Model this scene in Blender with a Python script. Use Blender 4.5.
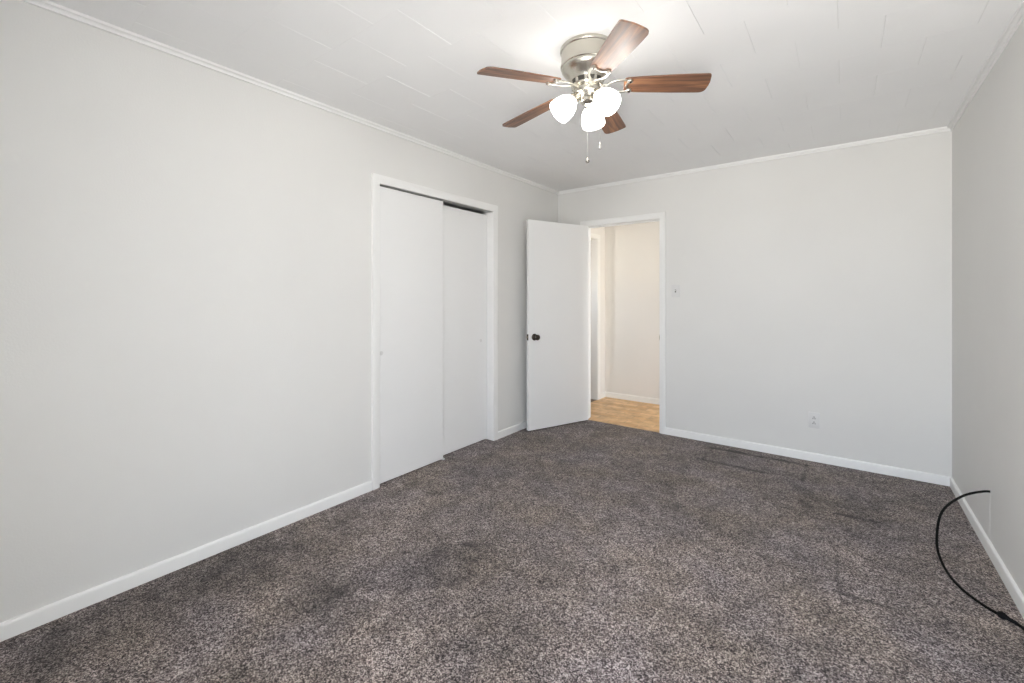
import bpy, bmesh, math, random
from mathutils import Vector, Matrix, Euler

random.seed(7)
for o in list(bpy.data.objects):
    bpy.data.objects.remove(o)
SC = bpy.context.scene
COL = SC.collection
PI = math.pi

# ------------------------------------------------------------------ camera
cam_d = bpy.data.cameras.new('camera')
cam = bpy.data.objects.new('camera', cam_d)
COL.objects.link(cam)
cam.location = (0, 0, 1.267)
cam.rotation_euler = (PI / 2, 0, math.radians(36.926))
cam_d.sensor_fit = 'HORIZONTAL'
cam_d.sensor_width = 36
cam_d.lens = 442.585 / 1024 * 36
cam_d.shift_y = (298.135 - 341.5) / 1024
cam_d.clip_start = 0.02
SC.camera = cam

# ------------------------------------------------------------------ light and exposure
SC.view_settings.view_transform = 'Standard'
SC.view_settings.look = 'None'
SC.view_settings.exposure = 0.0
SC.view_settings.gamma = 1.0
SC.view_settings.use_curve_mapping = False
SKY = 13.7            # daylight outside the window
SHADE_GLOW = 11.5     # lit glass shades of the fan
BULB_GLOW = 150.0     # bulbs inside them

world = bpy.data.worlds.new('daylight')
SC.world = world
world.use_nodes = True
nt = world.node_tree
nt.nodes.clear()
wo = nt.nodes.new('ShaderNodeOutputWorld')
bg = nt.nodes.new('ShaderNodeBackground')
tc = nt.nodes.new('ShaderNodeTexCoord')
sx = nt.nodes.new('ShaderNodeSeparateXYZ')
rp = nt.nodes.new('ShaderNodeValToRGB')
nt.links.new(tc.outputs['Generated'], sx.inputs[0])
mr = nt.nodes.new('ShaderNodeMapRange')
mr.inputs['From Min'].default_value = -1
mr.inputs['From Max'].default_value = 1
nt.links.new(sx.outputs['Z'], mr.inputs['Value'])
nt.links.new(mr.outputs[0], rp.inputs[0])
rp.color_ramp.elements[0].position = 0.48
rp.color_ramp.elements[0].color = (1.33, 1.31, 1.26, 1)
rp.color_ramp.elements[1].position = 0.52
rp.color_ramp.elements[1].color = (0.86, 0.96, 1.10, 1)
nt.links.new(rp.outputs[0], bg.inputs['Color'])
bg.inputs['Strength'].default_value = SKY
nt.links.new(bg.outputs[0], wo.inputs['Surface'])

# room measures (metres; floor level is the carpet's surface)
XL, XR, YB, YF, HC = -2.499, 0.578, 4.161, -0.36, 2.422
WIN = (-0.30, 0.45, 0.14, 2.10)      # x0 x1 z0 z1 of the tall window behind the camera


def add_portal(name, loc, rot, w, h):
    l = bpy.data.lights.new(name, 'AREA')
    l.shape = 'RECTANGLE'
    l.size, l.size_y = w, h
    l.cycles.is_portal = True
    o = bpy.data.objects.new(name, l)
    COL.objects.link(o)
    o.location, o.rotation_euler = loc, rot
    return o


add_portal('window_daylight', ((WIN[0] + WIN[1]) / 2, YF - 0.1, (WIN[2] + WIN[3]) / 2), (PI / 2, 0, 0),
           WIN[1] - WIN[0], WIN[3] - WIN[2])


# ------------------------------------------------------------------ helpers
def tag(o, label=None, cat=None, group=None, kind=None):
    if label: o['label'] = label
    if cat: o['category'] = cat
    if group: o['group'] = group
    if kind: o['kind'] = kind
    return o


def link(name, bm, mat, parent=None, smooth=False, angle=None):
    bmesh.ops.recalc_face_normals(bm, faces=bm.faces[:])
    me = bpy.data.meshes.new(name)
    bm.to_mesh(me)
    bm.free()
    for m in (mat if isinstance(mat, (list, tuple)) else [mat]):
        me.materials.append(m)
    if smooth:
        for p in me.polygons: p.use_smooth = True
        if angle is not None:
            me.set_sharp_from_angle(angle=math.radians(angle))
    o = bpy.data.objects.new(name, me)
    COL.objects.link(o)
    if parent: o.parent = parent
    return o


def empty(name, loc=(0, 0, 0), rz=0.0, parent=None):
    o = bpy.data.objects.new(name, None)
    o.empty_display_size = 0.05
    COL.objects.link(o)
    o.location = loc
    o.rotation_euler = (0, 0, rz)
    if parent: o.parent = parent
    return o


def box(bm, x0, x1, y0, y1, z0, z1, bevel=0.0, mi=0):
    vs = [bm.verts.new((x, y, z)) for x in (x0, x1) for y in (y0, y1) for z in (z0, z1)]
    fs = []
    for q in ((0, 1, 3, 2), (4, 6, 7, 5), (0, 4, 5, 1), (2, 3, 7, 6), (0, 2, 6, 4), (1, 5, 7, 3)):
        f = bm.faces.new([vs[i] for i in q])
        f.material_index = mi
        fs.append(f)
    if bevel:
        es = list({e for f in fs for e in f.edges})
        bmesh.ops.bevel(bm, geom=es, offset=bevel, segments=2, affect='EDGES', profile=0.6)
    return vs


def lathe(bm, prof, n=40, M=None, cap0=True, cap1=True):
    """prof: list of (r, z); revolves about local z."""
    M = M or Matrix.Identity(4)
    rings = []
    for r, z in prof:
        if r < 1e-6:
            rings.append([bm.verts.new(M @ Vector((0, 0, z)))])
        else:
            rings.append([bm.verts.new(M @ Vector((r * math.cos(2 * PI * i / n), r * math.sin(2 * PI * i / n), z)))
                          for i in range(n)])
    for a, b in zip(rings, rings[1:]):
        for i in range(n):
            j = (i + 1) % n
            if len(a) == 1 and len(b) == 1:
                continue
            if len(a) == 1:
                bm.faces.new((a[0], b[j], b[i]))
            elif len(b) == 1:
                bm.faces.new((a[i], a[j], b[0]))
            else:
                bm.faces.new((a[i], a[j], b[j], b[i]))
    if cap0 and len(rings[0]) > 1: bm.faces.new(rings[0][::-1])
    if cap1 and len(rings[-1]) > 1: bm.faces.new(rings[-1])


def frame_z(p, d):
    """matrix taking local z to direction d with origin p"""
    q = Vector((0, 0, 1)).rotation_difference(Vector(d).normalized())
    return Matrix.Translation(Vector(p)) @ q.to_matrix().to_4x4()


def tube(bm, pts, rad, n=12, closed=False):
    pts = [Vector(p) for p in pts]
    m = len(pts)
    rads = rad if isinstance(rad, (list, tuple)) else [rad] * m
    up = None
    rings = []
    for i, p in enumerate(pts):
        a = pts[(i - 1) % m] if (closed or i > 0) else p
        b = pts[(i + 1) % m] if (closed or i < m - 1) else p
        t = (b - a).normalized()
        if up is None:
            up = t.orthogonal().normalized()
        else:
            up = (up - t * up.dot(t)).normalized()
        s = t.cross(up)
        rings.append([bm.verts.new(p + (up * math.cos(2 * PI * k / n) + s * math.sin(2 * PI * k / n)) * rads[i])
                      for k in range(n)])
    seq = list(zip(rings, rings[1:])) + ([(rings[-1], rings[0])] if closed else [])
    for a, b in seq:
        for k in range(n):
            l = (k + 1) % n
            bm.faces.new((a[k], a[l], b[l], b[k]))
    if not closed:
        bm.faces.new(rings[0][::-1])
        bm.faces.new(rings[-1])


def strip(bm, pts, w, t):
    """flat bar of width w and thickness t along pts (kept level)"""
    pts = [Vector(p) for p in pts]
    rings = []
    for i, p in enumerate(pts):
        d = (pts[min(i + 1, len(pts) - 1)] - pts[max(i - 1, 0)]).normalized()
        q = Vector((-d.y, d.x, 0)).normalized()
        up = d.cross(q)
        if up.z < 0: up = -up
        h, c = w / 2, t / 2
        rings.append([bm.verts.new(p + q * a + up * b_) for a, b_ in
                      ((-h, c * 0.4), (-h * 0.75, c), (h * 0.75, c), (h, c * 0.4), (h, -c * 0.4), (h * 0.7, -c), (-h * 0.7, -c), (-h, -c * 0.4))])
    for a, b_ in zip(rings, rings[1:]):
        for k in range(8):
            l = (k + 1) % 8
            bm.faces.new((a[k], a[l], b_[l], b_[k]))
    bm.faces.new(rings[0][::-1])
    bm.faces.new(rings[-1])


def spline(pts, n=10):
    """Catmull-Rom through pts"""
    P = [Vector(p) for p in pts]
    P = [P[0] * 2 - P[1]] + P + [P[-1] * 2 - P[-2]]
    out = []
    for i in range(1, len(P) - 2):
        a, b, c, d = P[i - 1:i + 3]
        for k in range(n):
            t = k / n
            out.append(0.5 * ((2 * b) + (c - a) * t + (2 * a - 5 * b + 4 * c - d) * t * t
                              + (3 * b - a - 3 * c + d) * t ** 3))
    out.append(P[-2])
    return out


# ------------------------------------------------------------------ materials
def new_mat(name, col=(0.8, 0.8, 0.8), rough=0.5, metal=0.0, spec=0.5):
    m = bpy.data.materials.new(name)
    m.use_nodes = True
    b = m.node_tree.nodes['Principled BSDF']
    b.inputs['Base Color'].default_value = (*col, 1)
    b.inputs['Roughness'].default_value = rough
    b.inputs['Metallic'].default_value = metal
    b.inputs['Specular IOR Level'].default_value = spec
    return m, m.node_tree, b


def add(nt, kind, **kw):
    n = nt.nodes.new(kind)
    for k, v in kw.items():
        if hasattr(n, k) and k not in n.inputs:
            setattr(n, k, v)
        else:
            n.inputs[k].default_value = v
    return n


def coords(nt, scale=(1, 1, 1)):
    t = nt.nodes.new('ShaderNodeTexCoord')
    m = nt.nodes.new('ShaderNodeMapping')
    m.inputs['Scale'].default_value = scale
    nt.links.new(t.outputs['Object'], m.inputs['Vector'])
    return m.outputs[0]


def bump_noise(nt, b, scale, strength, dist=0.002, detail=3.0, vec=None):
    v = vec or coords(nt)
    n = add(nt, 'ShaderNodeTexNoise', Scale=scale, Detail=detail)
    nt.links.new(v, n.inputs['Vector'])
    bp = add(nt, 'ShaderNodeBump', Strength=strength, Distance=dist)
    nt.links.new(n.outputs['Fac'], bp.inputs['Height'])
    nt.links.new(bp.outputs[0], b.inputs['Normal'])
    return n


def paint(name, col, rough, bump_scale, bump, var=0.02, spec=0.3):
    m, nt, b = new_mat(name, col, rough, spec=spec)
    v = coords(nt)
    bump_noise(nt, b, bump_scale, bump, vec=v)
    n = add(nt, 'ShaderNodeTexNoise', Scale=1.3, Detail=4.0)
    nt.links.new(v, n.inputs['Vector'])
    r = nt.nodes.new('ShaderNodeValToRGB')
    r.color_ramp.elements[0].position = 0.3
    r.color_ramp.elements[1].position = 0.7
    r.color_ramp.elements[0].color = (*[c * (1 - var) for c in col], 1)
    r.color_ramp.elements[1].color = (*[min(1, c * (1 + var)) for c in col], 1)
    nt.links.new(n.outputs['Fac'], r.inputs[0])
    nt.links.new(r.outputs[0], b.inputs['Base Color'])
    return m


M_wall = paint('greige_wall_paint', (0.79, 0.783, 0.763), 0.62, 140, 0.22)
M_ceil = paint('ceiling_tile_paint', (0.93, 0.93, 0.928), 0.7, 90, 0.10)
M_trim = paint('white_trim_paint', (0.91, 0.907, 0.895), 0.38, 40, 0.04, 0.01, 0.5)
M_door = paint('white_door_paint', (0.885, 0.883, 0.877), 0.42, 60, 0.05, 0.01, 0.5)
M_hallwall = paint('cream_hall_paint', (0.82, 0.78, 0.72), 0.62, 140, 0.15)
M_halltrim = paint('cream_hall_trim_paint', (0.88, 0.85, 0.79), 0.4, 40, 0.04, 0.01, 0.5)
M_plate = new_mat('ivory_white_plastic', (0.76, 0.755, 0.745), 0.35)[0]
M_slot = new_mat('dark_slot', (0.02, 0.02, 0.02), 0.6)[0]
M_patch = paint('grey_patched_plaster', (0.765, 0.757, 0.745), 0.7, 60, 0.2)
M_track = new_mat('aluminium_track', (0.55, 0.55, 0.54), 0.4, 0.9)[0]
M_sideroom = new_mat('room_gloom_paint', (0.20, 0.15, 0.11), 0.8)[0]  # dark brown stands in for the gloom of an unlit room


def metal(name, col, rough, aniso=0.0, bump=0.0):
    m, nt, b = new_mat(name, col, rough, 1.0)
    if bump:
        bump_noise(nt, b, 300, bump, 0.0005, vec=coords(nt, (1, 1, 0.05)))
    b.inputs['Anisotropic'].default_value = aniso
    if aniso:                      # brushed around the vertical axis
        tg = nt.nodes.new('ShaderNodeTangent')
        tg.direction_type, tg.axis = 'RADIAL', 'Z'
        nt.links.new(tg.outputs[0], b.inputs['Tangent'])
    return m


M_nickel = metal('brushed_nickel', (0.56, 0.535, 0.475), 0.26, 0.7)
M_iron = metal('satin_nickel', (0.50, 0.48, 0.43), 0.36)
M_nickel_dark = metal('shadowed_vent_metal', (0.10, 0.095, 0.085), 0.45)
M_screw = metal('polished_nickel_screw', (0.34, 0.32, 0.29), 0.22)
M_bronze = metal('dark_bronze', (0.075, 0.065, 0.055), 0.28)
M_brass = metal('worn_brass', (0.40, 0.35, 0.26), 0.35)
M_chain = metal('silver_bead_chain', (0.50, 0.49, 0.47), 0.35)
M_cable = new_mat('black_cable_sheath', (0.004, 0.004, 0.004), 0.6, spec=0.15)[0]
M_blackplastic = new_mat('black_connector', (0.004, 0.004, 0.005), 0.65, spec=0.15)[0]


def glow(name, col, s):
    m, nt, b = new_mat(name, (0.9, 0.9, 0.88), 0.4)
    b.inputs['Emission Color'].default_value = (*col, 1)
    b.inputs['Emission Strength'].default_value = s
    return m


M_shade = glow('lit_frosted_glass', (1.0, 0.975, 0.93), SHADE_GLOW)
M_bulb = glow('lit_bulb', (1.0, 0.965, 0.91), BULB_GLOW)

# walnut blades: grain along local x
M_wood, nt, b = new_mat('walnut_veneer', rough=0.5)
v = coords(nt, (1.3, 19, 19))
w1 = add(nt, 'ShaderNodeTexNoise', Scale=1.6, Detail=6.0, Roughness=0.6, Distortion=0.6)
nt.links.new(v, w1.inputs['Vector'])
r = nt.nodes.new('ShaderNodeValToRGB')
e = r.color_ramp.elements
e[0].position, e[0].color = 0.32, (0.070, 0.028, 0.015, 1)
e[1].position, e[1].color = 0.70, (0.50, 0.255, 0.120, 1)
e.new(0.48).color = (0.20, 0.085, 0.040, 1)
e.new(0.58).color = (0.36, 0.170, 0.078, 1)
nt.links.new(w1.outputs['Fac'], r.inputs[0])
nt.links.new(r.outputs[0], b.inputs['Base Color'])
b.inputs['Coat Weight'].default_value = 0.5
b.inputs['Coat Roughness'].default_value = 0.52
b.inputs['Coat IOR'].default_value = 1.7

# carpet: tufted pile, worn patches, one painted dimming and furniture dents laid out in room metres
M_carpet, nt, b = new_mat('taupe_cut_pile_carpet', rough=0.95, spec=0.1)
b.inputs['Sheen Weight'].default_value = 0.15
b.inputs['Sheen Roughness'].default_value = 0.5
P = coords(nt)


def math_node(op, a, bb=None, clamp=False):
    n = nt.nodes.new('ShaderNodeMath')
    n.operation = op
    n.use_clamp = clamp
    for i, x in enumerate((a, bb)):
        if x is None: continue
        if isinstance(x, (int, float)): n.inputs[i].default_value = x
        else: nt.links.new(x, n.inputs[i])
    return n.outputs[0]


warp = add(nt, 'ShaderNodeTexNoise', Scale=5.0, Detail=4.0)
nt.links.new(P, warp.inputs['Vector'])
wv = nt.nodes.new('ShaderNodeVectorMath'); wv.operation = 'MULTIPLY_ADD'
nt.links.new(warp.outputs['Color'], wv.inputs[0])
wv.inputs[1].default_value = (0.34, 0.34, 0)
nt.links.new(P, wv.inputs[2])
PW = wv.outputs[0]                     # position with a ragged offset (mean +0.17)

tuft = add(nt, 'ShaderNodeTexVoronoi', Scale=270.0)
nt.links.new(P, tuft.inputs['Vector'])
tcol = nt.nodes.new('ShaderNodeSeparateColor')
nt.links.new(tuft.outputs['Color'], tcol.inputs[0])
fine = add(nt, 'ShaderNodeTexNoise', Scale=330.0, Detail=2.0, Roughness=0.7)
nt.links.new(P, fine.inputs['Vector'])
clump = add(nt, 'ShaderNodeTexVoronoi', Scale=120.0)
nt.links.new(P, clump.inputs['Vector'])
mid = add(nt, 'ShaderNodeTexNoise', Scale=9.0, Detail=6.0, Roughness=0.62)
nt.links.new(P, mid.inputs['Vector'])
big = add(nt, 'ShaderNodeTexNoise', Scale=1.7, Detail=5.0, Roughness=0.55)
nt.links.new(P, big.inputs['Vector'])

spk = math_node('ADD', math_node('MULTIPLY', tcol.outputs[0], 0.72), math_node('MULTIPLY', clump.outputs['Color'], 0.38))
ramp = nt.nodes.new('ShaderNodeValToRGB')
e = ramp.color_ramp.elements
e[0].position, e[0].color = 0.22, (0.018, 0.013, 0.013, 1)
e[1].position, e[1].color = 0.93, (0.52, 0.468, 0.442, 1)
e.new(0.46).color = (0.100, 0.079, 0.076, 1)
e.new(0.65).color = (0.225, 0.188, 0.180, 1)
nt.links.new(spk, ramp.inputs[0])


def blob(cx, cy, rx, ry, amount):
    """soft ragged spot: returns amount * falloff"""
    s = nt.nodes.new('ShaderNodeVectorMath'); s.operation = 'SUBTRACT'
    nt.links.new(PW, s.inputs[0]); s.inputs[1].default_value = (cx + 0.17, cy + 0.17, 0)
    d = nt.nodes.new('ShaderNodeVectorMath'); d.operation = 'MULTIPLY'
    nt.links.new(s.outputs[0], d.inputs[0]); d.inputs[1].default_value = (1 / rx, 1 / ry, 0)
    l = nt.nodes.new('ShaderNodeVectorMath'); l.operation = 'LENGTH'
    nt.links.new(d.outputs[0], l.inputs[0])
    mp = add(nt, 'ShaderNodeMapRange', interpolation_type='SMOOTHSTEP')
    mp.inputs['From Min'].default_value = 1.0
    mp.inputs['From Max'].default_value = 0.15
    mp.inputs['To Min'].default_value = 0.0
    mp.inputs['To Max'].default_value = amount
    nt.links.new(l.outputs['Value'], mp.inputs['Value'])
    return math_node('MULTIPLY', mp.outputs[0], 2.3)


def dent(x0, y0, x1, y1, half, amount):
    """thin pressed line between two points"""
    dx, dy = x1 - x0, y1 - y0
    L = math.hypot(dx, dy)
    s = nt.nodes.new('ShaderNodeVectorMath'); s.operation = 'SUBTRACT'
    nt.links.new(PW if False else P, s.inputs[0]); s.inputs[1].default_value = ((x0 + x1) / 2, (y0 + y1) / 2, 0)
    a = nt.nodes.new('ShaderNodeVectorMath'); a.operation = 'DOT_PRODUCT'
    nt.links.new(s.outputs[0], a.inputs[0]); a.inputs[1].default_value = (dx / L, dy / L, 0)
    c = nt.nodes.new('ShaderNodeVectorMath'); c.operation = 'DOT_PRODUCT'
    nt.links.new(s.outputs[0], c.inputs[0]); c.inputs[1].default_value = (-dy / L, dx / L, 0)
    along = math_node('SUBTRACT', math_node('ABSOLUTE', a.outputs['Value']), L / 2)
    along = math_node('MULTIPLY', math_node('MAXIMUM', along, 0.0), 0.5)
    across = math_node('ABSOLUTE', math_node('ADD', c.outputs['Value'],
                       math_node('MULTIPLY', math_node('SUBTRACT', mid.outputs['Fac'], 0.5), 0.03)))
    mp = add(nt, 'ShaderNodeMapRange', interpolation_type='SMOOTHSTEP')
    mp.inputs['From Min'].default_value = half
    mp.inputs['From Max'].default_value = half * 0.2
    mp.inputs['To Min'].default_value = 0.0
    mp.inputs['To Max'].default_value = amount * 1.5
    nt.links.new(math_node('ADD', along, across), mp.inputs['Value'])
    return mp.outputs[0]


wear_and_dimming = math_node('ADD', math_node('MULTIPLY', math_node('SUBTRACT', big.outputs['Fac'], 0.5), 1.3),
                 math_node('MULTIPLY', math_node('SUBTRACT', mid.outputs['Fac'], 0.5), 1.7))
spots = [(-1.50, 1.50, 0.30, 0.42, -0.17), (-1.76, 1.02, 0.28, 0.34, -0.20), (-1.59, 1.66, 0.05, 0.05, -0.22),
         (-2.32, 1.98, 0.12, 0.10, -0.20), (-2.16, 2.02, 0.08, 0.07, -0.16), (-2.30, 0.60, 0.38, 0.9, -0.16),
         (-2.15, 1.75, 0.22, 0.40, 0.10), (-1.05, 1.25, 0.50, 0.45, -0.05), (-1.95, 1.45, 0.20, 0.35, 0.10),  # middle spot dims the near carpet, offsetting strong window light
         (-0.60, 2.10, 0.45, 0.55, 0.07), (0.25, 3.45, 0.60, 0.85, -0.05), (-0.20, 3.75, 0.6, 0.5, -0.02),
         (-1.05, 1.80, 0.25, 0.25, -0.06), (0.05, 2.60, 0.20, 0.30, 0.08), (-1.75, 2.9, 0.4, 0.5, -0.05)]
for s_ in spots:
    wear_and_dimming = math_node('ADD', wear_and_dimming, blob(*s_))
for d_ in [(-0.889, 4.018, -0.234, 4.022, 0.042, -0.42), (-0.901, 3.68, -0.47, 3.672, 0.038, -0.32),
           (-0.232, 3.66, -0.232, 4.02, 0.018, -0.26), (-0.895, 3.70, -0.892, 4.0, 0.015, -0.24),
           (-0.03, 3.225, 0.13, 3.24, 0.030, -0.34), (-0.02, 2.372, 0.15, 2.379, 0.020, -0.42),
           (-0.026, 2.40, -0.026, 2.80, 0.012, -0.20), (0.14, 2.40, 0.20, 2.62, 0.014, -0.16)]:
    wear_and_dimming = math_node('ADD', wear_and_dimming, dent(*d_))
gain = math_node('MAXIMUM', math_node('ADD', wear_and_dimming, 1.0), 0.25)
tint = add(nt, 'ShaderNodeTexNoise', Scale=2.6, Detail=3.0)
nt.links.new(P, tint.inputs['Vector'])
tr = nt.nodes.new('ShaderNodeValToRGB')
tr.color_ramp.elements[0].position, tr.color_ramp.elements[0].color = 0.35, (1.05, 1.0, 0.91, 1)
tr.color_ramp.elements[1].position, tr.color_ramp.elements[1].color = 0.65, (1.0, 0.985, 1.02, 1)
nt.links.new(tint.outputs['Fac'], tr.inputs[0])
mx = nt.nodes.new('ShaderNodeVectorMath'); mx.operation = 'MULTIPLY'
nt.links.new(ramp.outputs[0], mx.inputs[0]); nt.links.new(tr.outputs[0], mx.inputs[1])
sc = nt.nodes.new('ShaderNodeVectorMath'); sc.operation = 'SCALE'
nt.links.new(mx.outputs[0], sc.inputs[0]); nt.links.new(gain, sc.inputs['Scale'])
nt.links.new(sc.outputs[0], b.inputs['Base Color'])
hgt = math_node('ADD', math_node('MULTIPLY', math_node('SUBTRACT', 1.0, tuft.outputs['Distance']), 0.6),
                math_node('MULTIPLY', spk, 0.8))
bp = add(nt, 'ShaderNodeBump', Strength=0.5, Distance=0.006)
nt.links.new(hgt, bp.inputs['Height'])
nt.links.new(bp.outputs[0], b.inputs['Normal'])

# hall floor: tan sheet vinyl with a mottled wood-block pattern
M_vinyl, nt, b = new_mat('tan_sheet_vinyl', rough=0.35)
v = coords(nt)
br = add(nt, 'ShaderNodeTexBrick', Scale=1.0)
br.inputs['Brick Width'].default_value = 0.30
br.inputs['Row Height'].default_value = 0.10
br.inputs['Mortar Size'].default_value = 0.003
br.inputs['Color1'].default_value = (0.68, 0.40, 0.16, 1)
br.inputs['Color2'].default_value = (0.84, 0.57, 0.30, 1)
br.inputs['Mortar'].default_value = (0.46, 0.30, 0.16, 1)
nt.links.new(v, br.inputs['Vector'])
nz = add(nt, 'ShaderNodeTexNoise', Scale=9.0, Detail=6.0, Roughness=0.65)
nt.links.new(v, nz.inputs['Vector'])
rr = nt.nodes.new('ShaderNodeValToRGB')
rr.color_ramp.elements[0].position, rr.color_ramp.elements[0].color = 0.32, (0.70, 0.62, 0.50, 1)
rr.color_ramp.elements[1].position, rr.color_ramp.elements[1].color = 0.66, (1.12, 1.10, 1.06, 1)
nt.links.new(nz.outputs['Fac'], rr.inputs[0])
mm = nt.nodes.new('ShaderNodeVectorMath'); mm.operation = 'MULTIPLY'
nt.links.new(br.outputs['Color'], mm.inputs[0]); nt.links.new(rr.outputs[0], mm.inputs[1])
nt.links.new(mm.outputs[0], b.inputs['Base Color'])

# ------------------------------------------------------------------ room shell
CL0, CL1, CLH = 1.834, 3.043, 2.036        # closet opening along y, head height
DX0, DX1, DH = -2.165, -1.392, 2.013       # bedroom doorway along x, head height
WT = 0.115                                 # wall thickness
HX, HY0, HY1 = -2.47, YB + WT, 5.28        # hall: left wall face, near and far faces
HD0, HD1, HDH = 4.32, 5.06, 2.00           # doorway in the hall's left wall along y
HXR, HCH, HT = 0.35, 2.40, 0.088   # HT: thickness of the hall's left wall
HW = (HY0 + 0.06, HY1 - 0.42, 0.30, 1.55)   # unseen opening added to light the hall from its right end: y0 y1 z0 z1


def struct(name, bm, mat, label, cat, **kw):
    return tag(link(name, bm, mat, **kw), label, cat, None, 'structure')


bm = bmesh.new()
box(bm, XL - 0.7, XR + 0.12, YF - 0.12, YB + 0.005, -0.12, 0.0)
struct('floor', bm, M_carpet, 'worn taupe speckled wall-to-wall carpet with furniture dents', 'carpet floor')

# ceiling of twelve-inch tiles laid in staggered rows
bm = bmesh.new()
TW, TD = 0.3133, 0.3045
row0 = 2.055
rmin = math.floor((YF - row0) / TD) - 1
rmax = math.ceil((YB - row0) / TD)
for rI in range(rmin, rmax + 1):
    y0 = row0 + rI * TD
    off = -0.022 if rI % 2 == 0 else -0.022 + TW / 2
    k = math.floor((XL - off) / TW)
    while off + k * TW < XR:
        a0, a1 = off + k * TW, off + (k + 1) * TW
        k += 1
        c0, c1 = max(a0, XL - 0.02), min(a1, XR + 0.02)
        d0, d1 = max(y0, YF - 0.02), min(y0 + TD, YB + 0.02)
        if c1 - c0 < 0.01 or d1 - d0 < 0.01: continue
        ex = random.choice((0.0004, 0.0008, 0.0012))
        ey = random.choice((0.0001, 0.00015, 0.0003))
        z = HC + random.uniform(-0.00015, 0.00015)
        up = [bm.verts.new(q) for q in ((c0, d0, HC + 0.0026), (c1, d0, HC + 0.0026), (c1, d1, HC + 0.0026), (c0, d1, HC + 0.0026))]
        lo = [bm.verts.new((x, y, z + random.uniform(-0.00018, 0.00018))) for x, y in
              ((c0 + ex, d0 + ey), (c1 - ex, d0 + ey), (c1 - ex, d1 - ey), (c0 + ex, d1 - ey))]
        bm.faces.new(lo)
        for i in range(4):
            j = (i + 1) % 4
            bm.faces.new((lo[i], lo[j], up[j], up[i]))
box(bm, XL - 0.12, XR + 0.12, YF - 0.12, YB + 0.06, HC + 0.003, HC + 0.12)
struct('ceiling', bm, M_ceil, 'white ceiling of square staggered tiles around the fan', 'ceiling')

bm = bmesh.new()     # left wall with the closet recess behind it
T = HC + 0.1
JT = 0.017     # the openings are cut wider than the jamb linings that fill them
box(bm, XL - WT, XL, YF - 0.1, CL0 - JT, -0.1, T)
box(bm, XL - WT, XL, CL1 + JT, YB + WT, -0.1, T)
box(bm, XL - WT, XL, CL0 - JT, CL1 + JT, CLH + JT, T)
box(bm, XL - 0.72, XL - 0.70, CL0 - 0.3, CL1 + 0.3, -0.1, T)
box(bm, XL - 0.72, XL - WT, CL0 - 0.32, CL0 - 0.3, -0.1, T)
box(bm, XL - 0.72, XL - WT, CL1 + 0.3, CL1 + 0.32, -0.1, T)
box(bm, XL - 0.72, XL - WT, CL0 - 0.32, CL1 + 0.32, T - 0.02, T)
struct('wall_left', bm, M_wall, 'long off-white painted wall with the closet opening', 'wall')

bm = bmesh.new()
box(bm, XL - WT, DX0 - JT, YB, YB + WT, -0.1, T)
box(bm, DX1 + JT, XR + 0.12, YB, YB + WT, -0.1, T)
box(bm, DX0 - JT, DX1 + JT, YB, YB + WT, DH + JT, T)
struct('wall_back', bm, M_wall, 'off-white far wall with the doorway and the outlet', 'wall')

bm = bmesh.new()
box(bm, XR, XR + 0.12, YF - 0.1, YB + WT, -0.1, T)
struct('wall_right', bm, M_wall, 'off-white wall along the right edge with a black cable', 'wall')

bm = bmesh.new()
box(bm, XL - WT, WIN[0], YF - 0.12, YF, -0.1, T)
box(bm, WIN[1], XR + 0.12, YF - 0.12, YF, -0.1, T)
box(bm, WIN[0], WIN[1], YF - 0.12, YF, -0.1, WIN[2])
box(bm, WIN[0], WIN[1], YF - 0.12, YF, WIN[3], T)
struct('wall_front', bm, M_wall, 'off-white window wall facing the doorway', 'wall')

win = empty('window_1', ((WIN[0] + WIN[1]) / 2, YF, WIN[2]))
tag(win, 'tall white-framed window facing the doorway', 'window', None, 'structure')
hw, hh = (WIN[1] - WIN[0]) / 2, WIN[3] - WIN[2]
bm = bmesh.new()
for x0, x1, z0, z1 in ((-hw - 0.06, -hw, -0.06, hh + 0.06), (hw, hw + 0.06, -0.06, hh + 0.06),
                       (-hw, hw, hh, hh + 0.06), (-hw, hw, -0.06, 0)):
    box(bm, x0, x1, 0, 0.016, z0, z1, 0.003)
link('window_frame', bm, M_trim, win)
bm = bmesh.new()
box(bm, -hw - 0.08, hw + 0.08, 0.0, 0.07, -0.02, 0.004, 0.004)
link('window_sill', bm, M_trim, win)

# mitred moulding runs: profile points (u away from the wall, z)
base_prof = [(0, -0.02), (0.013, -0.02), (0.013, 0.052), (0.0118, 0.0585), (0.0085, 0.0625), (0.004, 0.064), (0, 0.064)]
crown_prof = [(0, 2.3950), (0.0085, 2.3950), (0.0100, 2.3968), (0.0100, 2.3990), (0.0082, 2.4008), (0.0085, 2.4040),
              (0.0110, 2.4085), (0.0155, 2.4120), (0.0195, 2.4135), (0.0200, 2.4170), (0.0212, 2.4170), (0.0218, 2.4120), (0.0235, 2.4105),
              (0.0258, 2.4110), (0.0270, 2.4135), (0.0270, HC + 0.004), (0, HC + 0.004)]


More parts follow.
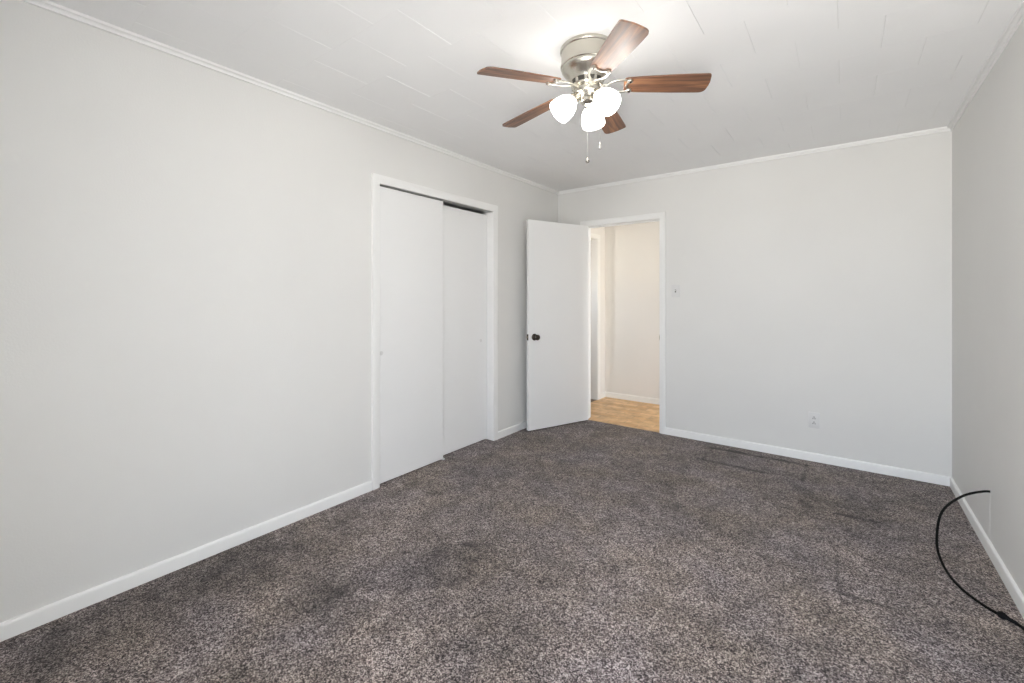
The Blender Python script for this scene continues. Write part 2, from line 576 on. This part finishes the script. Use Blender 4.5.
def run(name, prof, a, bpt, inward, mat, label, cat, m0=1, m1=1):
    """moulding from a to bpt (xy) on a wall; inward = unit xy normal; m = mitre sign at each end"""
    a, bpt, n = Vector(a), Vector(bpt), Vector(inward)
    d = (bpt - a).normalized()
    bm = bmesh.new()
    r0 = [bm.verts.new(((a + n * u + d * u * m0).x, (a + n * u + d * u * m0).y, z)) for u, z in prof]
    r1 = [bm.verts.new(((bpt + n * u - d * u * m1).x, (bpt + n * u - d * u * m1).y, z)) for u, z in prof]
    k = len(prof)
    for i in range(k):
        j = (i + 1) % k
        bm.faces.new((r0[i], r0[j], r1[j], r1[i]))
    bm.faces.new(r0[::-1])
    bm.faces.new(r1)
    return struct(name, bm, mat, label, cat, smooth=True, angle=35)


CW = 0.059   # casing width
run('baseboard_left', base_prof, (XL, YF), (XL, CL0 - CW), (1, 0), M_trim, 'long white baseboard under the left wall before the closet', 'baseboard', 1, 0)
run('baseboard_left_far', base_prof, (XL, CL1 + CW), (XL, YB), (1, 0), M_trim, 'short white baseboard between closet and open door', 'baseboard', 0, 1)
run('baseboard_back', base_prof, (DX1 + CW - 0.007, YB), (XR, YB), (0, -1), M_trim, 'white baseboard below the outlet on the far wall', 'baseboard', 0, 1)
run('baseboard_back_left', base_prof, (XL, YB), (DX0 - CW, YB), (0, -1), M_trim, 'stub of white baseboard in the corner behind the open door', 'baseboard', 1, 0)
run('baseboard_right', base_prof, (XR, YF), (XR, YB), (-1, 0), M_trim, 'white baseboard under the right wall beside the cable', 'baseboard', 1, 1)
run('baseboard_front', base_prof, (XL, YF), (XR, YF), (0, 1), M_trim, 'white baseboard under the window wall', 'baseboard', 1, 1)
run('trim_1', crown_prof, (XL, YF), (XL, YB), (1, 0), M_trim, 'white crown moulding above the closet wall', 'crown moulding')
run('trim_2', crown_prof, (XL, YB), (XR, YB), (0, -1), M_trim, 'white crown moulding above the doorway wall', 'crown moulding')
run('trim_3', crown_prof, (XR, YF), (XR, YB), (-1, 0), M_trim, 'white crown moulding above the right wall', 'crown moulding')
run('trim_4', crown_prof, (XL, YF), (XR, YF), (0, 1), M_trim, 'white crown moulding above the window wall', 'crown moulding')


def casing(bm, w0, w1, head, width, thick, axis, face, sgn, foot=-0.02):
    """door casing round an opening w0..w1 along axis ('x' or 'y'); profile steps from thin inner to thick outer edge"""
    prof = [(0.0, 0.0), (0.0, thick * 0.62), (width * 0.10, thick * 0.72), (width * 0.55, thick * 0.92),
            (width * 0.85, thick), (width * 0.97, thick * 0.9), (width, thick * 0.6), (width, 0.0)]
    path = [(w0, foot, -1, 0), (w0, head, -1, 1), (w1, head, 1, 1), (w1, foot, 1, 0)]
    rings = []
    for w, z, dw, dz in path:
        ring = []
        for u, t in prof:
            ww, zz, dd = w + dw * u, z + dz * u, face + sgn * t
            ring.append(bm.verts.new((ww, dd, zz) if axis == 'x' else (dd, ww, zz)))
        rings.append(ring)
    k = len(prof)
    for a, c in zip(rings, rings[1:]):
        for i in range(k):
            j = (i + 1) % k
            bm.faces.new((a[i], a[j], c[j], c[i]))
    bm.faces.new(rings[0][::-1])
    bm.faces.new(rings[-1])


def jambs(bm, w0, w1, head, d0, d1, axis, th=0.018, stop=None):
    """lining boards inside an opening (they sit inside the wall's thickness)"""
    def bx(wa, wb, da, db, z0, z1):
        if axis == 'x': box(bm, wa, wb, da, db, z0, z1, 0.0015)
        else: box(bm, da, db, wa, wb, z0, z1, 0.0015)
    bx(w0 - th, w0, d0, d1, -0.02, head + th)
    bx(w1, w1 + th, d0, d1, -0.02, head + th)
    bx(w0, w1, d0, d1, head, head + th)
    if stop:
        s0, s1 = stop
        bx(w0, w0 + 0.010, s0, s1, -0.02, head)
        bx(w1 - 0.010, w1, s0, s1, -0.02, head)
        bx(w0, w1, s0, s1, head - 0.010, head)


# closet surround
fr = empty('trim_5', (XL, CL0, 0))
tag(fr, 'white casing framing the sliding closet doors', 'door frame', None, 'structure')
fr.location = (0, 0, 0)
bm = bmesh.new(); casing(bm, CL0 + 0.004, CL1 - 0.004, CLH, CW, 0.016, 'y', XL, 1)
link('casing', bm, M_trim, fr, True, 30)
bm = bmesh.new(); jambs(bm, CL0, CL1, CLH, XL - WT, XL + 0.004, 'y')
link('jamb', bm, M_trim, fr)
bm = bmesh.new()
box(bm, XL - 0.010, XL - 0.007, CL0 + 0.002, CL1 - 0.002, CLH - 0.006, CLH, 0)
box(bm, XL - 0.100, XL - 0.007, CL0 + 0.002, CL1 - 0.002, CLH - 0.003, CLH, 0)
link('sliding_track', bm, M_track, fr)
bm = bmesh.new(); box(bm, XL - 0.064, XL - 0.012, 2.44, 2.462, -0.002, 0.012, 0.002)
link('floor_guide', bm, M_plate, fr)


def slider(name, y0, y1, xf, top, pull_y, pull_z, label):
    root = empty(name, (xf - 0.014, (y0 + y1) / 2, 0.009))
    tag(root, label, 'closet door', None, 'structure')
    w = (y1 - y0) / 2
    bm = bmesh.new()
    box(bm, -0.014, 0.014, -w, w, 0, top - 0.009, 0.0035)
    link('panel', bm, M_door, root)
    bm = bmesh.new()
    Mx = Matrix.Translation((0.014, pull_y - (y0 + y1) / 2, pull_z - 0.009)) @ Matrix.Rotation(PI / 2, 4, 'Y')
    lathe(bm, [(0.0, 0.0002), (0.009, 0.0004), (0.0105, 0.0012), (0.013, 0.0018), (0.0145, 0.0012), (0.015, 0.0)], 28, Mx)
    link('finger_pull', bm, M_plate, root, True, 40)
    return root


slider('door_1', CL0 + 0.001, 2.450, XL - 0.015, 2.0262, 1.868, 0.893, 'white flat sliding closet door in front, nearer the camera')
slider('door_2', 2.405, CL1 - 0.002, XL - 0.066, 2.012, 2.955, 0.893, 'white flat sliding closet door set behind its neighbour')

# bedroom doorway
fr = empty('trim_6', (0, 0, 0))
tag(fr, 'white casing around the open bedroom doorway', 'door frame', None, 'structure')
bm = bmesh.new(); casing(bm, DX0 - 0.005, DX1 + 0.005, DH + 0.005, CW - 0.007, 0.015, 'x', YB, -1)
link('casing', bm, M_trim, fr, True, 30)
bm = bmesh.new(); jambs(bm, DX0, DX1, DH, YB - 0.002, YB + WT + 0.002, 'x', stop=(YB + 0.04, YB + 0.075))
link('jamb', bm, M_trim, fr)
bm = bmesh.new()
box(bm, DX1 - 0.0018, DX1 - 0.0002, YB - 0.001, YB + 0.034, 0.865, 0.928, 0.0004)
box(bm, DX1 - 0.0018, DX1 + 0.004, YB - 0.0045, YB - 0.001, 0.878, 0.915, 0.0004)
link('strike_plate', bm, M_brass, fr)

# open door, hinged on the left jamb
ang = math.atan2(-0.9295, -0.3686)              # direction of the leaf from its hinge
pin = Vector((DX0 + 0.018, YB - 0.022, 0.012))
door = empty('door_3', pin, ang)
tag(door, 'white flat bedroom door standing open against the corner', 'door', None, 'structure')
DT, DW = 0.035, 0.742
bm = bmesh.new()
box(bm, 0.002, DW, 0.003, 0.003 + DT, 0, 1.999, 0.0015)     # local y+ is the face turned to the room
link('panel', bm, M_door, door)
yf = 0.003 + DT
kz = 0.884
for nm, side in (('knob', 1), ('knob', -1)):
    y_face = yf if side == 1 else 0.003
    Mk = Matrix.Translation((DW - 0.066, y_face, kz)) @ Matrix.Rotation(-side * PI / 2, 4, 'X')
    bm = bmesh.new()
    lathe(bm, [(0.0, 0.014), (0.013, 0.016), (0.0115, 0.030), (0.014, 0.036), (0.0225, 0.041), (0.0265, 0.048), (0.0270, 0.054),
               (0.0245, 0.060), (0.019, 0.0635), (0.0165, 0.062), (0.0, 0.0615)], 32, Mk)
    kn = link(nm, bm, M_bronze, door, True, 50)
    bm = bmesh.new()
    lathe(bm, [(0.032, 0.0), (0.0325, 0.003), (0.030, 0.007), (0.024, 0.010), (0.018, 0.0115), (0.013, 0.017)], 32, Mk)
    link('rosette', bm, M_bronze, kn, True, 50)
bm = bmesh.new()
box(bm, DW - 0.0002, DW + 0.0014, yf - 0.030, yf - 0.004, kz - 0.029, kz + 0.029, 0.0004)
lp = link('latch_plate', bm, M_bronze, door)
bm = bmesh.new()
box(bm, DW + 0.001, DW + 0.010, yf - 0.024, yf - 0.011, kz - 0.008, kz + 0.008, 0.002)
link('latch_bolt', bm, M_brass, lp)
for hz in (0.22, 0.98, 1.74):
    bm = bmesh.new()
    lathe(bm, [(0.0, -0.046), (0.005, -0.045), (0.0055, -0.043), (0.0055, 0.043), (0.005, 0.045), (0.0, 0.046)], 14,
          Matrix.Translation((0.0, 0.0, hz)))
    box(bm, 0.0005, 0.002, 0.0, 0.030, hz - 0.044, hz + 0.044)
    link('hinge', bm, M_trim, door, True, 40)

# ------------------------------------------------------------------ hall beyond the doorway
bm = bmesh.new(); box(bm, HX - 0.0, HXR, YB + 0.005, HY1, -0.12, -0.002)
struct('floor_hall', bm, M_vinyl, 'tan wood-look vinyl floor seen through the doorway', 'floor')
bm = bmesh.new(); box(bm, HX - 0.1, HXR + 0.1, HY0 - 0.02, HY1 + 0.1, HCH, HCH + 0.08)
struct('ceiling_hall', bm, M_ceil, 'hall ceiling beyond the doorway', 'ceiling')
bm = bmesh.new(); box(bm, HX - WT, HXR + 0.1, HY1, HY1 + 0.1, -0.1, HCH + 0.05)
struct('wall_hall_back', bm, M_hallwall, 'cream hall wall facing the doorway', 'wall')
add_portal('hall_added_daylight', (HXR + 0.14, (HW[0] + HW[1]) / 2, (HW[2] + HW[3]) / 2), (PI / 2, 0, PI / 2), HW[1] - HW[0], HW[3] - HW[2])
bm = bmesh.new()
box(bm, HXR, HXR + 0.1, HY0 - 0.01, HW[0], -0.1, HCH + 0.05)
box(bm, HXR, HXR + 0.1, HW[1], HY1, -0.1, HCH + 0.05)
box(bm, HXR, HXR + 0.1, HW[0], HW[1], -0.1, HW[2])
box(bm, HXR, HXR + 0.1, HW[0], HW[1], HW[3], HCH + 0.05)
struct('wall_hall_right', bm, M_hallwall, 'cream end wall of the hall with an added daylight opening, hidden to the right', 'wall')
bm = bmesh.new()
box(bm, HX - HT, HX, HY0 - 0.01, HD0 - JT, -0.1, HCH + 0.05)
box(bm, HX - HT, HX, HD1 + JT, HY1, -0.1, HCH + 0.05)
box(bm, HX - HT, HX, HD0 - JT, HD1 + JT, HDH + JT, HCH + 0.05)
struct('wall_hall_left', bm, M_hallwall, 'cream hall end wall with another doorway', 'wall')
bm = bmesh.new()       # small room behind the hall's side door, with an unseen opening added to light the jamb
SX = HX - HT
RX = SX - 0.80
SW = (RX + 0.10, RX + 0.40, 1.15, 1.60)
for q in ((RX - 0.02, RX, HD0 - 0.32, HY1 + 0.3, -0.1, 2.4), (RX, SX, HY1 + 0.28, HY1 + 0.3, -0.1, 2.4),
          (RX - 0.02, SX, HD0 - 0.32, HY1 + 0.3, 2.38, 2.4), (RX - 0.02, SX + 0.11, HD0 - 0.30, HY1 + 0.1, -0.12, -0.004),
          (RX, SX, HD0 - 0.32, HD0 - 0.30, -0.1, SW[2]), (RX, SX, HD0 - 0.32, HD0 - 0.30, SW[3], 2.4),
          (RX, SW[0], HD0 - 0.32, HD0 - 0.30, SW[2], SW[3]), (SW[1], SX, HD0 - 0.32, HD0 - 0.30, SW[2], SW[3])):
    box(bm, *q)
struct('wall_side_room', bm, M_sideroom, 'room behind the hall side door, its gloom put into dark paint', 'wall')
add_portal('side_room_added_daylight', ((SW[0] + SW[1]) / 2, HD0 - 0.36, (SW[2] + SW[3]) / 2), (PI / 2, 0, 0), SW[1] - SW[0], SW[3] - SW[2])
run('baseboard_hall_back', base_prof, (HX, HY1), (HXR, HY1), (0, -1), M_halltrim, 'white baseboard of the hall wall facing the doorway', 'baseboard', 1, 0)
run('baseboard_hall_left', base_prof, (HX, HD1 + 0.062), (HX, HY1), (1, 0), M_halltrim, 'stub of white baseboard in the hall corner', 'baseboard', 0, 1)
fr = empty('trim_7', (0, 0, 0))
tag(fr, 'cream casing of the hall side doorway', 'door frame', None, 'structure')
bm = bmesh.new(); casing(bm, HD0 - 0.004, HD1 + 0.004, HDH + 0.004, 0.056, 0.015, 'y', HX, 1)
link('casing', bm, M_halltrim, fr, True, 30)
bm = bmesh.new(); jambs(bm, HD0, HD1, HDH, SX - 0.002, HX + 0.002, 'y')
link('jamb', bm, M_halltrim, fr)
d4 = empty('door_4', (SX - 0.010, HD1 - 0.006, 0.012))
tag(d4, 'cream hall side door swung open out of sight', 'door', None, 'structure')
bm = bmesh.new(); box(bm, -0.74, -0.045, -0.032, 0.0, 0, 1.98, 0.0015)
link('panel', bm, M_halltrim, d4)
for hz in (0.29, 1.745):
    bm = bmesh.new()
    lathe(bm, [(0.0, -0.046), (0.006, -0.044), (0.006, 0.044), (0.0, 0.046)], 14, Matrix.Translation((0.0, 0, hz)))
    box(bm, -0.047, 0.004, -0.004, 0.0, hz - 0.044, hz + 0.044)
    link('hinge', bm, M_halltrim, d4, True, 40)

# ------------------------------------------------------------------ ceiling fan
fan = empty('ceiling_fan', (-0.954, 1.850, HC))
tag(fan, 'five-blade walnut and brushed nickel ceiling fan with three lit glass shades', 'ceiling fan')

bm = bmesh.new()
lathe(bm, [(0.0, 0.003), (0.122, 0.003), (0.1245, -0.002), (0.1250, -0.012), (0.1225, -0.016), (0.1195, -0.018), (0.1195, -0.070),
           (0.1215, -0.074), (0.1235, -0.080), (0.1225, -0.086), (0.1185, -0.089), (0.1195, -0.094), (0.1175, -0.101),
           (0.110, -0.111), (0.098, -0.124), (0.086, -0.137), (0.078, -0.147), (0.075, -0.152), (0.0, -0.152)], 72)
link('motor_housing', bm, M_nickel, fan, True, 35)
bm = bmesh.new()      # slotted vent band
lathe(bm, [(0.0, -0.150), (0.0715, -0.150), (0.0700, -0.174), (0.0, -0.174)], 56)
vb = link('vent_band', bm, M_nickel_dark, fan, True, 35)
bm = bmesh.new()      # ring of ribs between the slots
ring = []
for k in range(120):
    A = 2 * PI * k / 120
    q = 0.0740 if k % 12 < 4 else 0.0690
    ring.append((q * math.cos(A), q * math.sin(A)))
lo = [bm.verts.new((x, y, -0.1725)) for x, y in ring]
hi = [bm.verts.new((x, y, -0.1515)) for x, y in ring]
for k in range(120):
    l = (k + 1) % 120
    bm.faces.new((lo[k], lo[l], hi[l], hi[k]))
bm.faces.new(lo[::-1]); bm.faces.new(hi)
link('vent_ribs', bm, M_nickel, vb)
bm = bmesh.new()
lathe(bm, [(0.0, -0.172), (0.0735, -0.172), (0.0745, -0.175), (0.0725, -0.181), (0.062, -0.183), (0.0, -0.183)], 56)
link('flywheel', bm, M_nickel, fan, True, 35)
bm = bmesh.new()
lathe(bm, [(0.0, -0.182), (0.0585, -0.182), (0.0600, -0.185), (0.0600, -0.206), (0.0570, -0.212), (0.048, -0.221), (0.040, -0.228),
           (0.034, -0.232), (0.034, -0.246), (0.028, -0.252), (0.012, -0.257), (0.008, -0.264), (0.0, -0.265)], 48)
link('switch_housing', bm, M_nickel, fan, True, 35)


def blade_mesh():
    r0, r1 = 0.165, 0.532
    outline = []
    n = 9

    def arc(cx, cy, rad, a0, a1, k=n):
        for i in range(k + 1):
            a = math.radians(a0 + (a1 - a0) * i / k)
            outline.append((cx + rad * math.cos(a), cy + rad * math.sin(a)))
    # root end: shallow round, then a slow flare to the tip
    arc(r0 + 0.020, -0.027, 0.020, 180, 262, 6)
    for t in (0.15, 0.35, 0.6, 0.85):
        outline.append((r0 + 0.02 + t * (r1 - r0 - 0.05), -(0.047 + 0.0125 * math.sin(t * PI / 2))))
    arc(r1 - 0.013, -0.0465, 0.013, -90, -8)
    outline.append((r1 + 0.004, -0.01))
    outline.append((r1 + 0.003, 0.012))
    arc(r1 - 0.030, 0.0315, 0.028, 8, 90)
    for t in (0.85, 0.6, 0.35, 0.15):
        outline.append((r0 + 0.02 + t * (r1 - r0 - 0.05), 0.047 + 0.0125 * math.sin(t * PI / 2)))
    arc(r0 + 0.020, 0.027, 0.020, 98, 180, 6)
    bm = bmesh.new()
    th = 0.003
    lo = [bm.verts.new((x, y, -th)) for x, y in outline]
    hi = [bm.verts.new((x, y, th)) for x, y in outline]
    bm.faces.new(lo[::-1]); bm.faces.new(hi)
    k = len(outline)
    for i in range(k):
        j = (i + 1) % k
        bm.faces.new((lo[i], lo[j], hi[j], hi[i]))
    es = [e for e in bm.edges if abs(e.verts[0].co.z - e.verts[1].co.z) < 1e-6]
    bmesh.ops.bevel(bm, geom=es, offset=0.0012, segments=2, affect='EDGES')
    return bm


def iron_mesh():
    """blade iron: stem that opens into a loop carrying two screw bosses; blade frame coordinates (z up)"""
    bm = bmesh.new()
    for s in (-1, 1):
        strip(bm, spline([(0.060, s * 0.008, -0.008), (0.085, s * 0.012, -0.008), (0.112, s * 0.028, -0.008), (0.140, s * 0.038, -0.0075),
                          (0.168, s * 0.038, -0.0070), (0.190, s * 0.032, -0.0065)], 6), 0.0115, 0.0050)
        lathe(bm, [(0.0, -0.0125), (0.0105, -0.0125), (0.0122, -0.0105), (0.0122, -0.003), (0.0, -0.003)], 22, Matrix.Translation((0.190, s * 0.032, 0)))
    strip(bm, spline([(0.190, -0.030, -0.0070), (0.180, -0.016, -0.0075), (0.176, 0.0, -0.0078), (0.180, 0.016, -0.0075), (0.190, 0.030, -0.0070)], 6), 0.0085, 0.0045)
    box(bm, 0.050, 0.082, -0.014, 0.014, -0.014, -0.004, 0.003)
    return bm


def screw_mesh(sd):
    bm = bmesh.new()
    lathe(bm, [(0.0, -0.0165), (0.004, -0.0162), (0.0068, -0.0145), (0.0072, -0.0125), (0.0, -0.0125)], 18, Matrix.Translation((0.190, sd * 0.032, 0)))
    return bm


SLOPE = (0.0112, 0.0177)
DROOP = math.radians(4.3)      # the blades sag a little towards their tips
first = None
for i in range(5):
    th = math.radians(-44.43 + 72 * i)
    tilt = math.atan(SLOPE[0] * math.cos(th) + SLOPE[1] * math.sin(th))
    Mb = (Matrix.Translation((0, 0, -0.2084 + 0.525 * math.tan(DROOP))) @ Matrix.Rotation(th, 4, 'Z') @ Matrix.Rotation(DROOP - tilt, 4, 'Y')
          @ Matrix.Rotation(math.radians(-12.1), 4, 'X'))
    if first is None:
        bl = link('blade', blade_mesh(), M_wood, fan, True, 40)
        ir = link('blade_iron', iron_mesh(), M_iron, fan, True, 40)
        s1, s2 = (link('screw', screw_mesh(q), M_screw, ir, True, 40) for q in (-1, 1))
        first = (bl, ir, s1, s2)
    else:
        bl, ir, s1, s2 = (q.copy() for q in first)
        for q in (bl, ir, s1, s2): COL.objects.link(q)
        bl.parent = fan; ir.parent = fan; s1.parent = ir; s2.parent = ir
    bl.matrix_local = Mb
    ir.matrix_local = Mb

# light kit: three sockets with bell-shaped frosted shades
first = None
for i in range(3):
    A = math.radians(104 + 120 * i)
    d = Vector((0.098 * math.cos(A), 0.098 * math.sin(A), -0.090)).normalized()
    p0 = Vector((0.030 * math.cos(A), 0.030 * math.sin(A), -0.205))
    M0 = frame_z(p0, d)
    if first is None:
        bm = bmesh.new()
        lathe(bm, [(0.0, 0.0), (0.0105, 0.0), (0.0105, 0.012), (0.0185, 0.016), (0.0205, 0.020), (0.0205, 0.030), (0.0225, 0.033),
                   (0.0235, 0.044), (0.0255, 0.048), (0.0255, 0.052), (0.0, 0.052)], 32)
        so = link('lamp_socket', bm, M_nickel, fan, True, 35)
        bm = bmesh.new()
        prof = [(0.0225, 0.050), (0.0245, 0.055), (0.0310, 0.063), (0.0395, 0.074), (0.0460, 0.088), (0.0500, 0.104),
                (0.0520, 0.120), (0.0522, 0.134), (0.0515, 0.146)]
        prof = [(r_ * 1.06, z_) for r_, z_ in prof]
        inner = [(r_ - 0.0028, z_) for r_, z_ in prof[::-1]]
        lathe(bm, prof + inner, 44, cap0=False, cap1=False)
        sh = link('lamp_shade', bm, M_shade, fan, True, 60)
        bm = bmesh.new()
        lathe(bm, [(0.0, 0.050), (0.013, 0.052), (0.014, 0.066), (0.022, 0.085), (0.0275, 0.104), (0.0265, 0.118), (0.019, 0.130), (0.0, 0.135)], 28)
        bu = link('bulb', bm, M_bulb, sh, True, 60)
        first = (so, sh, bu)
    else:
        so, sh, bu = (q.copy() for q in first)
        for q in (so, sh, bu): COL.objects.link(q)
        so.parent = fan; sh.parent = fan; bu.parent = sh
    so.matrix_local = M0
    sh.matrix_local = M0


def pull_chain(x, y, z0, z1, fob):
    bm = bmesh.new()
    tube(bm, spline([(x * 0.92, y * 0.92, z0), (x * 0.99, y * 0.99, z0 - 0.002), (x, y, z0 - 0.012)], 5), 0.0018, 8)
    n = int((z0 - 0.010 - z1) / 0.0042)
    prof = []
    for k in range(n):
        z = z0 - 0.010 - k * 0.0042
        prof += [(0.0004, z), (0.0009, z - 0.0012), (0.0009, z - 0.0026), (0.0004, z - 0.0038)]
    lathe(bm, prof, 8, Matrix.Translation((x, y, 0)))
    ch = link('pull_chain', bm, M_chain, fan, True, 60)
    bm = bmesh.new()
    lathe(bm, fob, 20, Matrix.Translation((x, y, z1)))
    f = link('chain_fob', bm, M_screw, ch, True, 50)
    return f


pull_chain(-0.026, 0.053, -0.200, -0.482, [(0.0, 0.004), (0.002, 0.003), (0.003, -0.004), (0.0065, -0.012), (0.0095, -0.019), (0.0100, -0.022), (0.0075, -0.026), (0.0, -0.028)])
f2 = pull_chain(0.046, 0.038, -0.200, -0.433, [(0.0, 0.003), (0.002, 0.002), (0.0035, -0.004), (0.0045, -0.016), (0.0048, -0.021), (0.0065, -0.024), (0.0065, -0.029), (0.0, -0.031)])
f2.data.materials[0] = M_chain

# ------------------------------------------------------------------ things on the walls
sw = empty('light_switch', (-1.243, YB, 1.333))
tag(sw, 'small white toggle light switch beside the doorway', 'light switch')
bm = bmesh.new(); box(bm, -0.036, 0.036, -0.006, 0.0005, -0.058, 0.058, 0.0025)
pl = link('cover_plate', bm, M_plate, sw, True, 30)
bm = bmesh.new(); box(bm, -0.0055, 0.0055, -0.0068, -0.0058, -0.0125, 0.0125)
link('toggle_slot', bm, M_slot, pl)
bm = bmesh.new()
vs = [(-0.004, -0.004, -0.004), (0.004, -0.004, -0.004), (0.004, -0.004, 0.005), (-0.004, -0.004, 0.005),
      (-0.0033, -0.017, 0.003), (0.0033, -0.017, 0.003), (0.0033, -0.016, 0.0095), (-0.0033, -0.016, 0.0095)]
vs = [bm.verts.new(q) for q in vs]
for q in ((0, 1, 2, 3), (4, 7, 6, 5), (0, 4, 5, 1), (1, 5, 6, 2), (2, 6, 7, 3), (3, 7, 4, 0)):
    bm.faces.new([vs[k] for k in q])
link('toggle', bm, M_plate, sw)
for z in (-0.030, 0.030):
    bm = bmesh.new()
    lathe(bm, [(0.0, 0.0012), (0.002, 0.001), (0.0032, 0.0)], 14, Matrix.Translation((0, -0.006, z)) @ Matrix.Rotation(PI / 2, 4, 'X'))
    link('screw', bm, M_plate, sw, True, 50)

ou = empty('power_outlet', (-0.190, YB, 0.318))
tag(ou, 'small white double power outlet low on the far wall', 'power outlet')
bm = bmesh.new(); box(bm, -0.037, 0.037, -0.006, 0.0005, -0.060, 0.060, 0.0025)
link('cover_plate', bm, M_plate, ou, True, 30)
for z in (-0.0195, 0.0195):
    bm = bmesh.new()
    pts = []
    for k in range(28):
        a = 2 * PI * k / 28
        pts.append((0.0172 * math.cos(a), max(-0.0135, min(0.0135, 0.0172 * math.sin(a)))))
    lo = [bm.verts.new((x, -0.0050, z + q)) for x, q in pts]
    hi = [bm.verts.new((x, -0.0078, z + q)) for x, q in pts]
    bm.faces.new(hi)
    for k in range(28):
        l = (k + 1) % 28
        bm.faces.new((lo[k], lo[l], hi[l], hi[k]))
    rc = link('receptacle', bm, M_plate, ou)
    bm = bmesh.new()
    box(bm, -0.0086, -0.0046, -0.0084, -0.007, z - 0.0095, z)
    box(bm, 0.0046, 0.0086, -0.0084, -0.007, z - 0.0095, z)
    lathe(bm, [(0.0, -0.001), (0.0036, -0.001), (0.0036, 0.0006), (0.0, 0.0006)], 16, Matrix.Translation((0, -0.0078, z + 0.0068)) @ Matrix.Rotation(PI / 2, 4, 'X'))
    link('slots', bm, M_slot, rc)
bm = bmesh.new()
lathe(bm, [(0.0, 0.0012), (0.002, 0.001), (0.0032, 0.0)], 14, Matrix.Translation((0, -0.006, 0)) @ Matrix.Rotation(PI / 2, 4, 'X'))
link('screw', bm, M_plate, ou, True, 50)

# plaster repair on the right wall under the cable's hole
bm = bmesh.new()
quad = [(3.185, 0.300), (3.185, 0.064), (3.76, 0.064), (3.72, 0.085), (3.55, 0.150), (3.42, 0.205), (3.30, 0.255)]
out = [bm.verts.new((XR - 0.0010, y, z)) for y, z in quad]
inn = [bm.verts.new((XR + 0.0010, y - 0.0006 if y < 3.2 else y + 0.002, z)) for y, z in quad]
bm.faces.new(out); bm.faces.new(inn[::-1])
for k in range(len(quad)):
    l = (k + 1) % len(quad)
    bm.faces.new((out[k], out[l], inn[l], inn[k]))
tag(link('wall_patch', bm, M_patch), 'faint grey plaster patch on the right wall below the cable', 'wall patch')

# black coax cable out of the right wall, arching down to the carpet
R_ = 0.0054
path = [(XR + 0.01, 3.168, 0.312), (0.552, 3.167, 0.306), (0.486, 3.150, 0.277), (0.423, 3.110, 0.230), (0.384, 3.060, 0.183),
        (0.363, 2.990, 0.117), (0.356, 2.910, 0.060), (0.375, 2.825, 0.012), (0.407, 2.705, R_ + 0.001), (0.455, 2.617, R_ + 0.001),
        (0.492, 2.570, 0.0095), (0.508, 2.557, 0.0095), (0.530, 2.545, R_ + 0.002), (0.548, 2.515, R_), (0.552, 2.42, R_), (0.548, 2.25, R_), (0.551, 2.0, R_)]
cab = empty('black_cable', (XR, 3.168, 0.312))
tag(cab, 'black coaxial cable arching from the right wall onto the carpet', 'cable')
o = Vector(cab.location)
bm = bmesh.new(); tube(bm, [p - o for p in spline(path, 9)], R_, 12)
link('cord', bm, M_cable, cab, True, 60)
bm = bmesh.new()
a_, b_ = Vector((0.490, 2.572, 0.0125)), Vector((0.511, 2.555, 0.0115))
Mc = frame_z(a_ - o, b_ - a_)
lathe(bm, [(0.0, -0.003), (0.0065, -0.003), (0.0105, 0.001), (0.0128, 0.006), (0.0134, 0.012), (0.0126, 0.018), (0.0100, 0.023), (0.0076, 0.027),
           (0.0072, 0.046), (0.0056, 0.056), (0.0, 0.056)], 18, Mc)
link('cable_connector', bm, M_blackplastic, cab, True, 40)
bm = bmesh.new()
lathe(bm, [(0.0035, 0.003), (0.010, 0.002), (0.013, 0.0)], 20, Matrix.Translation((0, 0, 0)) @ Matrix.Rotation(-PI / 2, 4, 'Y'))
link('wall_bushing', bm, M_plate, cab, True, 50)
